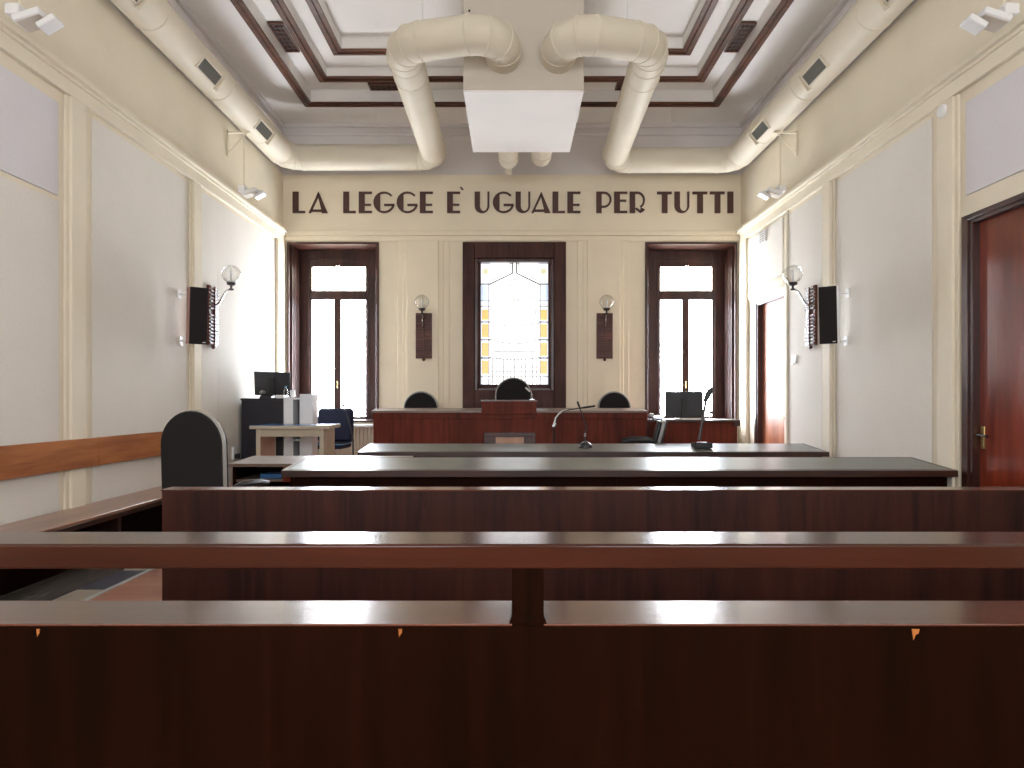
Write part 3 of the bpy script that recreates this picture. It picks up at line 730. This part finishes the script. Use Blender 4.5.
# ------------------------------------------------------------------ advocates' desks with sloping tops
def desk(x0, x1, y0, y1, zf, zb, lab, foot):
    t = thing('advocate_desk', lab, 'desk', ((x0+x1)/2, (y0+y1)/2, foot)); th = .055
    W('desktop', MB().prism([(y0, zf-th), (y1, zb-th), (y1, zb), (y0, zf)], x0, x1, 'x'), 'desk_edge', t, .003)
    sl = (zb-zf)/(y1-y0); f = lambda y: zf+sl*(y-y0)
    W('leather_inlay', MB().prism([(y0+.05, f(y0+.05)-.004), (y1-.05, f(y1-.05)-.004), (y1-.05, f(y1-.05)+.002), (y0+.05, f(y0+.05)+.002)], x0+.05, x1-.05, 'x'), 'leather', t)
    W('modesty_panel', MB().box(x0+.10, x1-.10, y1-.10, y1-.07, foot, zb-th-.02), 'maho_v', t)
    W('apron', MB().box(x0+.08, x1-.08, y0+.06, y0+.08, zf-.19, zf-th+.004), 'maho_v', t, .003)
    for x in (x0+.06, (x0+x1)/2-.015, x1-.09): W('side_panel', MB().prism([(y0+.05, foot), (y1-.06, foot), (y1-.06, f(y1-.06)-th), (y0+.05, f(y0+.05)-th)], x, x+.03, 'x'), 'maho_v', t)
    return t
deskA = desk(PX(281, 5.6), 3.66, 5.60, 6.25, .782, .838, 'long sloping desk with grey-green top, the nearer of the two', .012)
deskB = desk(PX(357.5, 7.6), PX(829.5, 7.6), 7.60, 8.27, .782, .834, 'long sloping desk with grey-green top, the farther one holding microphones', .012)
def zB(y): return .782+(.834-.782)*(y-7.6)/.67
# side desk at the left of the nearer desk
t = thing('side_desk', 'small brown side desk with pale worn top and drawer at left', 'desk', (-2.35, 6.55, 0))
x0, x1, y0, y1 = -2.62, -1.93, 6.30, 6.93; zf, zb = .772, .795
W('desktop', MB().prism([(y0, zf-.03), (y1, zb-.03), (y1, zb), (y0, zf)], x0, -1.0, 'x'), 'sidetop', t, .003)
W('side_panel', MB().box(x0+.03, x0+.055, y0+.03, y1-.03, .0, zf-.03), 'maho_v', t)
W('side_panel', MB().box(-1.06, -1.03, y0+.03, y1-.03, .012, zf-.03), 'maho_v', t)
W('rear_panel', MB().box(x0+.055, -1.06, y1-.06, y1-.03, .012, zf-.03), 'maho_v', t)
W('shelf', MB().box(x0+.055, -2.12, y0+.05, y1-.06, .60, .62), 'sidetop', t)
d = W('drawer', MB().box(-2.12, -1.55, y0+.02, y1-.07, .60, zf-.032), 'bench_v', t, .003)
W('knob', MB().tube([(-1.82, y0+.02, .70), (-1.82, y0-.015, .70)], .022, 12), 'brass', d)
o = obj('blue_folder', MB().box(-2.38, -2.18, 6.45, 6.7, .621, .66), M['bluetop'], None, .003); tag(o, 'small blue folder on the shelf of the pale-topped side desk', 'folder')

# bench and backrest board along the left wall
t = thing('wall_bench', 'long low brown wooden bench along the left wall', 'bench', (-3.47, 4.6, 0))
W('seat', MB().box(-3.70, -3.25, 1.72, 7.45, .425, .455), 'benchseat', t, .006)
W('front_apron', MB().box(-3.285, -3.262, 1.72, 7.45, .385, .425), 'desk_edge', t)
W('back_board', MB().box(-3.565, -3.545, 1.72, 7.45, 0, .425), 'maho_v', t)
for y in (1.74, 2.9, 4.25, 5.72, 7.40): W('support', MB().box(-3.68, -3.30, y, y+.05, 0, .425), 'desk_edge', t)
t = thing('backrest_board', 'orange-brown wooden backrest board along the left wall above the bench', 'wooden board', (-3.70, 4.5, .9))
ys = (1.75, 3.655*F/(512-98), 7.70)
for a, b in zip(ys, ys[1:]): W('plank', MB().box(-3.676, -3.645, a, b-.004, .785, 1.03), 'oak', t, .003)

# ------------------------------------------------------------------ office chairs
def arch(w, h, z0, n=18, flat=.0):
    r = w/2; pts = [(-r, z0), (r, z0)]
    pts += [(r*math.cos(PI*i/n), z0+h-r+r*math.sin(PI*i/n)*1.0) for i in range(n+1)]
    return pts
def rounded(w, h, z0, r=.05):
    pts = []
    for cx, cz, a in ((w/2-r, z0+r, -90), (w/2-r, z0+h-r, 0), (-w/2+r, z0+h-r, 90), (-w/2+r, z0+r, 180)):
        pts += [(cx+r*math.cos(math.radians(a+18*i)), cz+r*math.sin(math.radians(a+18*i))) for i in range(6)]
    return pts
def office_chair(lab, loc, rz, top, width=.5, round_top=True, back='chairback', rim='chairrim', back_low=.50, seat_mat=None, arms=True, lean=6, piping=False, arm_z=.72):
    t = thing('office_chair', lab, 'chair', loc, rz, None)       # faces +y; back towards -y
    L = MX((0,-.22,0)) @ Matrix.Translation((0,0,.5)) @ Matrix.Rotation(math.radians(lean), 4, 'X') @ Matrix.Translation((0,0,-.5))
    sh = (lambda w, g: arch(w, top-back_low-g, back_low+g*.5)) if round_top else (lambda w, g: rounded(w, top-back_low-g, back_low+g*.5))
    obj('backrest', MB().prism(sh(width, 0), -.045, -.005, 'y', L), back, t, .012)
    obj('back_rim', MB().prism(sh(width+.012, -.012), -.02, .02, 'y', L), rim, t, .006)
    obj('front_cushion', MB().prism(sh(width-.03, .03), .02, .075, 'y', L), back, t, .02)
    obj('seat', MB().box(-.25, .25, -.22, .26, .42, .50), seat_mat or back, t, .03)
    if piping: obj('seat_piping', MB().box(-.253, .253, -.223, .263, .478, .492), 'bluetrim', t, .004)
    obj('back_bar', MB().tube([(0,-.05,.40), (0,-.26,.40), (0,-.29,.46), (0,-.28,back_low+.12)], .02, 8), 'black', t)
    obj('gas_post', MB().tube([(0,0,.10), (0,0,.42)], .027, 14), 'dkmetal', t)
    for i in range(5):
        a = 2*PI*i/5+.3; c, s = math.cos(a), math.sin(a)
        lg = obj('base_arm', MB().tube([(0,0,.12), (.28*c,.28*s,.075)], [.028, .018], 8), 'black', t)
        obj('caster', MB().tube([(.28*c-.02*s, .28*s+.02*c, .027), (.28*c+.02*s, .28*s-.02*c, .027)], .027, 14), 'black', lg)
    if arms:
        for s in (-1, 1):
            a = obj('armrest', MB().tube([(s*.28,-.20,arm_z-.02), (s*.30,-.10,arm_z+.005), (s*.31,.10,arm_z), (s*.31,.22,arm_z-.02)], [.018,.026,.026,.018], 10), 'black', t)
            obj('arm_support', MB().tube([(s*.24,.02,.43), (s*.285,.03,.46), (s*.30,.05,arm_z-.01)], .014, 8), 'chrome', a)
    return t
office_chair('large dark round-backed chair at left in front of the side desk', (-2.26, 5.2, .012), math.radians(-13), 1.27, .50, True, back_low=.56, lean=2)
jl = 'dark round-backed chair behind the judges bench, '
office_chair(jl+'the lower one at left', (PX(418, 10.2), 10.3, DA), PI, 1.24, .53, lean=3)
office_chair(jl+'the lower one at right', (PX(617.5, 10.2), 10.3, DA), PI, 1.24, .50, lean=3)
office_chair(jl+'the tallest one before the centre window', (PX(513.5, 10.2), 10.3, DA), PI, 1.455, .56, lean=3)
office_chair('navy office chair with light blue piping behind the blue-topped table', (PX(330, 9.8), 9.82, DA), math.radians(176), .98, .52, False, 'bluefab', 'bluefab', .50, lean=3, arms=False, piping=True)
office_chair('black armchair seen side-on before the monitor desk at right', (PX(640, 8.75), 8.80, DA), math.radians(80), .86, .44, False, 'black', 'chairrim', .50, lean=14, arm_z=.60)

# ------------------------------------------------------------------ judges' bench
t = thing('judges_bench', 'long reddish-brown judges bench with raised middle section', 'judges bench', (0, 9.7, DA))
x0, x1 = PX(373, 9.4), PX(647, 9.4); y0, y1 = 9.40, 10.02; zt = 1.215
W('front_panel', MB().box(x0, x1, y0+.02, y0+.05, DA, zt-.03), 'bench_v', t)
W('frieze_board', MB().box(x0-.01, x1+.01, y0+.005, y0+.02, zt-.115, zt-.03), 'bench_v', t, .003)
W('benchtop', MB().prism([(y0-.01, zt-.03), (y1, zt), (y1, zt+.028), (y0-.01, zt)], x0-.02, x1+.01, 'x'), 'sidetop', t, .003)
W('side_panel', MB().box(x0, x0+.03, y0+.05, y1-.02, DA, zt-.03), 'bench_v', t); W('side_panel', MB().box(x1-.03, x1, y0+.05, y1-.02, DA, zt-.03), 'bench_v', t)
c0, c1 = PX(481.5, 9.4), PX(536.5, 9.4)
W('raised_front', MB().box(c0, c1, y0-.015, y0+.03, zt-.05, PZ(401.5, 9.4)), 'bench_v', t, .003)
W('raised_cap', MB().box(c0-.01, c1+.01, y0-.02, y0+.22, PZ(401.5, 9.4), PZ(399.8, 9.4)), 'maho_h', t, .002)
n0, n1 = PX(484, 9.4), PX(535.5, 9.4)
m = MB(); za = PZ(432.5, 9.4)
m.box(n0, n1, y0-.02, y0+.021, za-.06, za); m.box(n0, n0+.16, y0-.02, y0+.021, DA, za-.06); m.box(n1-.16, n1, y0-.02, y0+.021, DA, za-.06)
W('niche_frame', m, 'jamb', t, .004)
W('niche_panel', MB().box(n0+.16, n1-.16, y0+.0, y0+.021, DA, za-.06), 'pink', t)

# desk with monitor at the right
t = thing('clerk_desk', 'reddish-brown panelled desk carrying a monitor below the right window', 'desk', (2.5, 9.4, DA))
x0, x1 = 1.90, PX(738.5, 9.1); zt = PZ(420, 9.1)
W('front_panel', MB().box(x0, x1-.01, 9.12, 9.15, DA, zt-.03), 'bench_v', t)
W('desktop', MB().box(x0, x1+.02, 9.08, 9.78, zt-.03, zt), 'desk_edge', t, .004)
W('side_panel', MB().box(x0, x0+.03, 9.15, 9.75, DA, zt-.03), 'bench_v', t); W('side_panel', MB().box(x1-.04, x1-.01, 9.15, 9.75, DA, zt-.03), 'bench_v', t)
W('top_lip', MB().box(x1-.06, x1+.02, 9.085, 9.12, zt-.08, zt-.03), 'jamb', t)
def monitor(lab, loc, rz, w, h, zlow, roll=0, tilt=0):
    t = thing('computer_monitor', lab, 'monitor', loc, rz, None)
    R = MX((0,0,zlow+h/2), rx=tilt, ry=roll)
    obj('rear_shell', MB().prism([(-w/2,-h/2),(w/2,-h/2),(w/2,h/2),(-w/2,h/2)], -.02, .0, 'y', R), 'screenback', t, .006)
    obj('bezel', MB().box(-w/2-.004, w/2+.004, 0, .014, -h/2-.004, h/2+.004, R), 'screenback', t, .003)
    obj('screen', MB().box(-w/2+.015, w/2-.015, .014, .016, -h/2+.015, h/2-.015, R), 'black', t)
    obj('neck', MB().box(-.045, .045, -.045, -.018, .012, zlow+h*.75), 'black', t, .006)
    obj('stand_base', MB().box(-.13, .13, -.10, .10, 0, .014), 'black', t, .006)
    return t
monitor('black monitor seen from behind on the desk below the right window', (PX(684.5, 9.35), 9.38, zt), 0, .515, .345, .035)
t = thing('telephone', 'small telephone at the left of the monitor on the right-hand desk', 'telephone', (PX(658, 9.3), 9.30, zt))
obj('telephone_body', MB().prism([(-.08,0),(.08,0),(.08,.06),(-.08,.02)], -.07, .07, 'x'), 'screenback', t, .006)
obj('handset', MB().tube([(-.09,-.07,.06),(-.09,-.04,.075),(-.09,.04,.075),(-.09,.07,.06)], [.024,.015,.015,.024], 10), 'white', t)
t = thing('keyboard', 'flat pale keyboard under the monitor on the right-hand desk', 'keyboard', (PX(694, 9.25), 9.22, zt))
obj('keyboard_body', MB().box(-.20, .14, -.06, .06, 0, .018), 'white', t, .004); 
m = MB(); [m.box(-.19+.022*i, -.172+.022*i, -.05+.026*j, -.03+.026*j, .018, .024) for i in range(15) for j in range(4)]; obj('keys', m, 'box', t)
for k, (x, y, l) in enumerate(((PX(671, 9.2), 9.19, 'white sheet of paper near the telephone on the right-hand desk'), (PX(728, 9.3), 9.35, 'white sheet of paper at the right end of the right-hand desk'))):
    o = obj('paper_sheet', MB().box(-.10, .10, -.07, .07, 0, .006, MX((x, y, zt), rz=.3)), 'paper'); tag(o, l, 'paper')

# ------------------------------------------------------------------ left corner: cabinet, monitor, white unit, blue table
yc = 9.25; zc = PZ(398.3, yc)
t = thing('dark_cabinet', 'tall blue-black cabinet against the left wall carrying a monitor', 'cabinet', (-3.38, 9.5, DA))
xa, xb_ = -3.665, PX(283, yc)
W('body', MB().box(xa, xb_, yc, 9.80, DA+.03, zc-.025), 'navyblk', t, .003)
W('top_board', MB().box(xa-.008, xb_+.008, yc-.015, 9.82, zc-.025, zc), 'navyblk', t, .003)
W('plinth', MB().box(xa+.02, xb_-.02, yc+.02, 9.78, DA, DA+.03), 'black', t)
monitor('tilted black monitor seen from behind on the dark cabinet at left', (PX(272, 9.5), 9.52, zc), math.radians(-7), .52, .325, .04, math.radians(2), math.radians(8))
t = thing('telephone', 'grey desk telephone beside the monitor on the dark cabinet', 'telephone', (PX(265.5, 9.33), 9.33, zc))
obj('telephone_body', MB().prism([(-.07,0),(.07,0),(.07,.07),(-.07,.02)], -.06, .10, 'x'), 'screenback', t, .006)
obj('handset', MB().tube([(-.04,-.07,.075),(-.04,-.03,.095),(-.04,.04,.095),(-.04,.07,.075)], [.024,.016,.016,.024], 10), 'chairrim', t)
t = thing('paper_tray', 'flat white paper tray at the edge of the dark cabinet', 'tray', (PX(281, 9.35), 9.37, zc))
obj('tray_base', MB().box(-.05, .06, -.09, .10, 0, .008), 'white', t); obj('tray_rim', MB().ring(-.05, .06, -.09, .10, .008, .008, .045), 'white', t)
# white shelf unit
t = thing('white_shelf_unit', 'white upright shelf unit between the dark cabinet and the left window', 'shelf unit', (-2.9, 9.4, DA))
a0, a1, a2, a3 = PX(283.6, yc), PX(293, yc), PX(299.5, yc), PX(312.5, yc)
W('left_upright', MB().box(a0, a1, yc+.0, 9.50, DA, PZ(399.5, yc)), 'white', t, .003)
W('right_upright', MB().box(a2, a3, yc+.0, 9.50, DA, PZ(394, yc)), 'white', t, .003)
W('top_shelf', MB().box(a0, a2, yc, 9.50, PZ(399.5, yc), PZ(397.6, yc)), 'white', t)
W('middle_shelf', MB().box(a1, a2, yc+.03, 9.50, .80, .82), 'white', t); W('rear_panel', MB().box(a1, a2, 9.48, 9.50, DA, PZ(399.5, yc)), 'navyblk', t)
t = thing('water_bottle', 'small clear plastic bottle on the white shelf unit', 'bottle', (PX(285.7, 9.33), 9.33, PZ(397.6, yc)+.001))
obj('bottle_body', MB().lathe([(.028,0),(.03,.01),(.03,.08),(.026,.10),(.012,.125),(.012,.135)], 16), 'globe', t)
obj('bottle_cap', MB().lathe([(.014,.135),(.014,.155)], 12), 'bluetrim', t)
o = obj('drinking_cup', MB().lathe([(.024,0),(.026,.005),(.036,.10),(.033,.10),(.023,.012)], 16, MX((PX(292.5, 9.33), 9.33, PZ(397.6, yc)+.001))), 'white'); tag(o, 'white drinking cup beside the clear bottle', 'cup')
# blue table
t = thing('blue_topped_table', 'beige panel-legged table with shiny blue top at left', 'table', (-2.78, 8.82, DA))
x0, x1, y0, y1 = -3.27, -2.29, 8.50, 9.12; zt2 = PZ(425.5, 8.5)
W('tabletop', MB().box(x0, x1, y0, y1, zt2-.045, zt2-.004), 'beige', t, .004)
W('blue_surface', MB().box(x0+.004, x1-.004, y0+.004, y1-.004, zt2-.004, zt2), 'bluetop', t)
W('leg_panel', MB().box(x0+.07, x0+.12, y0+.05, y1-.03, DA, zt2-.045), 'pink', t, 0, 'pinkish wooden leg panel'); W('leg_panel', MB().box(x1-.12, x1-.07, y0+.05, y1-.03, DA, zt2-.045), 'beige', t)
W('leg_edge', MB().box(x0+.07, x0+.122, y0+.04, y0+.052, DA, zt2-.045), 'beige', t); W('leg_edge', MB().box(x0+.07, x0+.124, y1-.05, y1-.02, DA, zt2-.045), 'beige', t)
W('apron', MB().box(x0+.12, x1-.12, y0+.05, y0+.07, zt2-.14, zt2-.045), 'beige', t)

# ------------------------------------------------------------------ microphones
def T(ps, Y): return [(PX(x, Y), Y, PZ(y, Y)) for x, y in ps]
Y = 7.92; zb = zB(Y)
t = thing('desk_microphone', 'thin gooseneck microphone with domed base on the farther long desk', 'microphone', (PX(585.5, Y), Y, zb+.006))
obj('base', MB().lathe([(.078,-.003),(.078,.012),(.066,.035),(.045,.055),(.02,.068),(.012,.072)], 24), 'screenback', t)
W('gooseneck', MB().tube(T([(585,441),(585,434),(586.5,428),(583,418),(579.5,407)], Y), .008, 10), 'dkmetal', t)
W('joint', MB().tube(T([(585,436.5),(585,433.5)], Y), .013, 10), 'chrome', t)
W('microphone_head', MB().tube(T([(579.5,407),(578,403),(577.5,401.5)], Y), .012, 10), 'black', t)
Y = 7.86; xm = PX(702, Y)
t = thing('desk_microphone', 'tall pole microphone with square box base on the farther long desk', 'microphone', (xm, Y, zB(Y)+.010))
obj('base', MB().prism([(-.09,-.006),(.09,.006),(.09,.05),(-.07,.062),(-.09,.04)], -.105, .10, 'x'), 'screenback', t, .006)
obj('button_panel', MB().box(-.06, .04, -.07, .0, .052, .066), 'chairrim', t, .003)
W('pole', MB().tube(T([(699.3,440),(701,428),(704,412),(706,400)], Y), [.019,.017,.016,.015], 10), 'dkmetal', t)
W('joint', MB().tube(T([(706.2,414),(711,412.5)], Y), .006, 8), 'chrome', t); W('side_knob', MB().lathe([(.001,-.02),(.016,-.012),(.018,0),(.016,.012),(.001,.02)], 12, MX((PX(711, Y), Y, PZ(412.5, Y)))), 'dkmetal', t)
W('microphone_head', MB().tube(T([(704.5,402),(707,397),(710,391),(712,388)], Y), [.022,.032,.034,.018], 12), 'screenback', t)
Y = 8.62
t = thing('microphone_stand', 'floor microphone stand with long boom, behind the thin gooseneck microphone', 'microphone stand', (PX(552, Y), Y, DA))
W('pole', MB().tube([(PX(552, Y), Y, DA+.02)]+T([(554,426)], Y), .011, 10), 'black', t)
W('clutch', MB().tube(T([(554,427),(555.5,423)], Y), .024, 12), 'chrome', t)
W('curved_neck', MB().tube(T([(555,424),(556,418.5),(559,414),(563,411),(568,409.8)], Y), .016, 10), 'chrome', t)
W('boom', MB().tube(T([(566,410.2),(580,408)], Y), .007, 8), 'dkmetal', t)
W('microphone_head', MB().tube(T([(579,408.2),(584,407.5),(595,406)], Y), [.008,.013,.013], 10), 'black', t)
for i in range(3):
    a = 2*PI*i/3+.5; W('leg', MB().tube([(PX(552, Y), Y, DA+.14), (PX(552, Y)+.13*math.cos(a), Y+.13*math.sin(a), DA+.012)], .009, 8), 'black', t)
Y = 8.62
t = thing('microphone_stand', 'thin black microphone stand beside the navy chair at left', 'microphone stand', (PX(353.5, Y), Y, DA))
W('pole', MB().tube([(PX(353.5, Y), Y, DA+.02)]+T([(353,440),(352,434)], Y), .010, 10), 'black', t)
W('gooseneck', MB().tube(T([(352,434),(349,422),(345.5,411),(343.5,406)], Y), .0065, 8), 'dkmetal', t)
W('microphone_head', MB().tube(T([(343.8,407),(342.8,402.5)], Y), .012, 10), 'screenback', t)
for i in range(3):
    a = 2*PI*i/3+.5; W('leg', MB().tube([(PX(353.5, Y), Y, DA+.14), (PX(353.5, Y)+.13*math.cos(a), Y+.13*math.sin(a), DA+.012)], .009, 8), 'black', t)
Y = 9.55; zj = 1.215+.028*(.15/.62)+.002
t = thing('desk_microphone', 'small silver gooseneck microphone on the raised centre of the judges bench', 'microphone', (PX(532, Y), Y, zj+.14))
W('base', MB().box(PX(532, Y)-.03, PX(532, Y)+.03, Y-.03, Y+.03, PZ(399.8, 9.4), PZ(399.8, 9.4)+.012), 'chrome', t)
W('gooseneck', MB().tube([(PX(532, Y), Y, PZ(399.8, 9.4)+.01)]+T([(531.5,394),(530,391)], Y), .008, 8), 'chrome', t)
W('microphone_head', MB().tube(T([(530,391.5),(525.5,387.5)], Y), .014, 10), 'white', t)

# ------------------------------------------------------------------ light, world, camera
wd = bpy.data.worlds.new('world'); bpy.context.scene.world = wd; wd.use_nodes = True
bg = wd.node_tree.nodes['Background']; bg.inputs[0].default_value = (.8,.88,1,1); bg.inputs[1].default_value = .6
cam = bpy.data.cameras.new('camera'); co = bpy.data.objects.new('camera', cam); C.objects.link(co)
co.location = (0, 0, CZ); co.rotation_euler = (PI/2, 0, 0)
cam.sensor_width = 36; cam.lens = 36*F/1024; cam.shift_y = 16/1024; cam.clip_start = .05
bpy.context.scene.camera = co
vs = bpy.context.scene.view_settings
vs.view_transform = 'Standard'; vs.look = 'None'; vs.gamma = 1; vs.use_curve_mapping = False; vs.exposure = 0.68
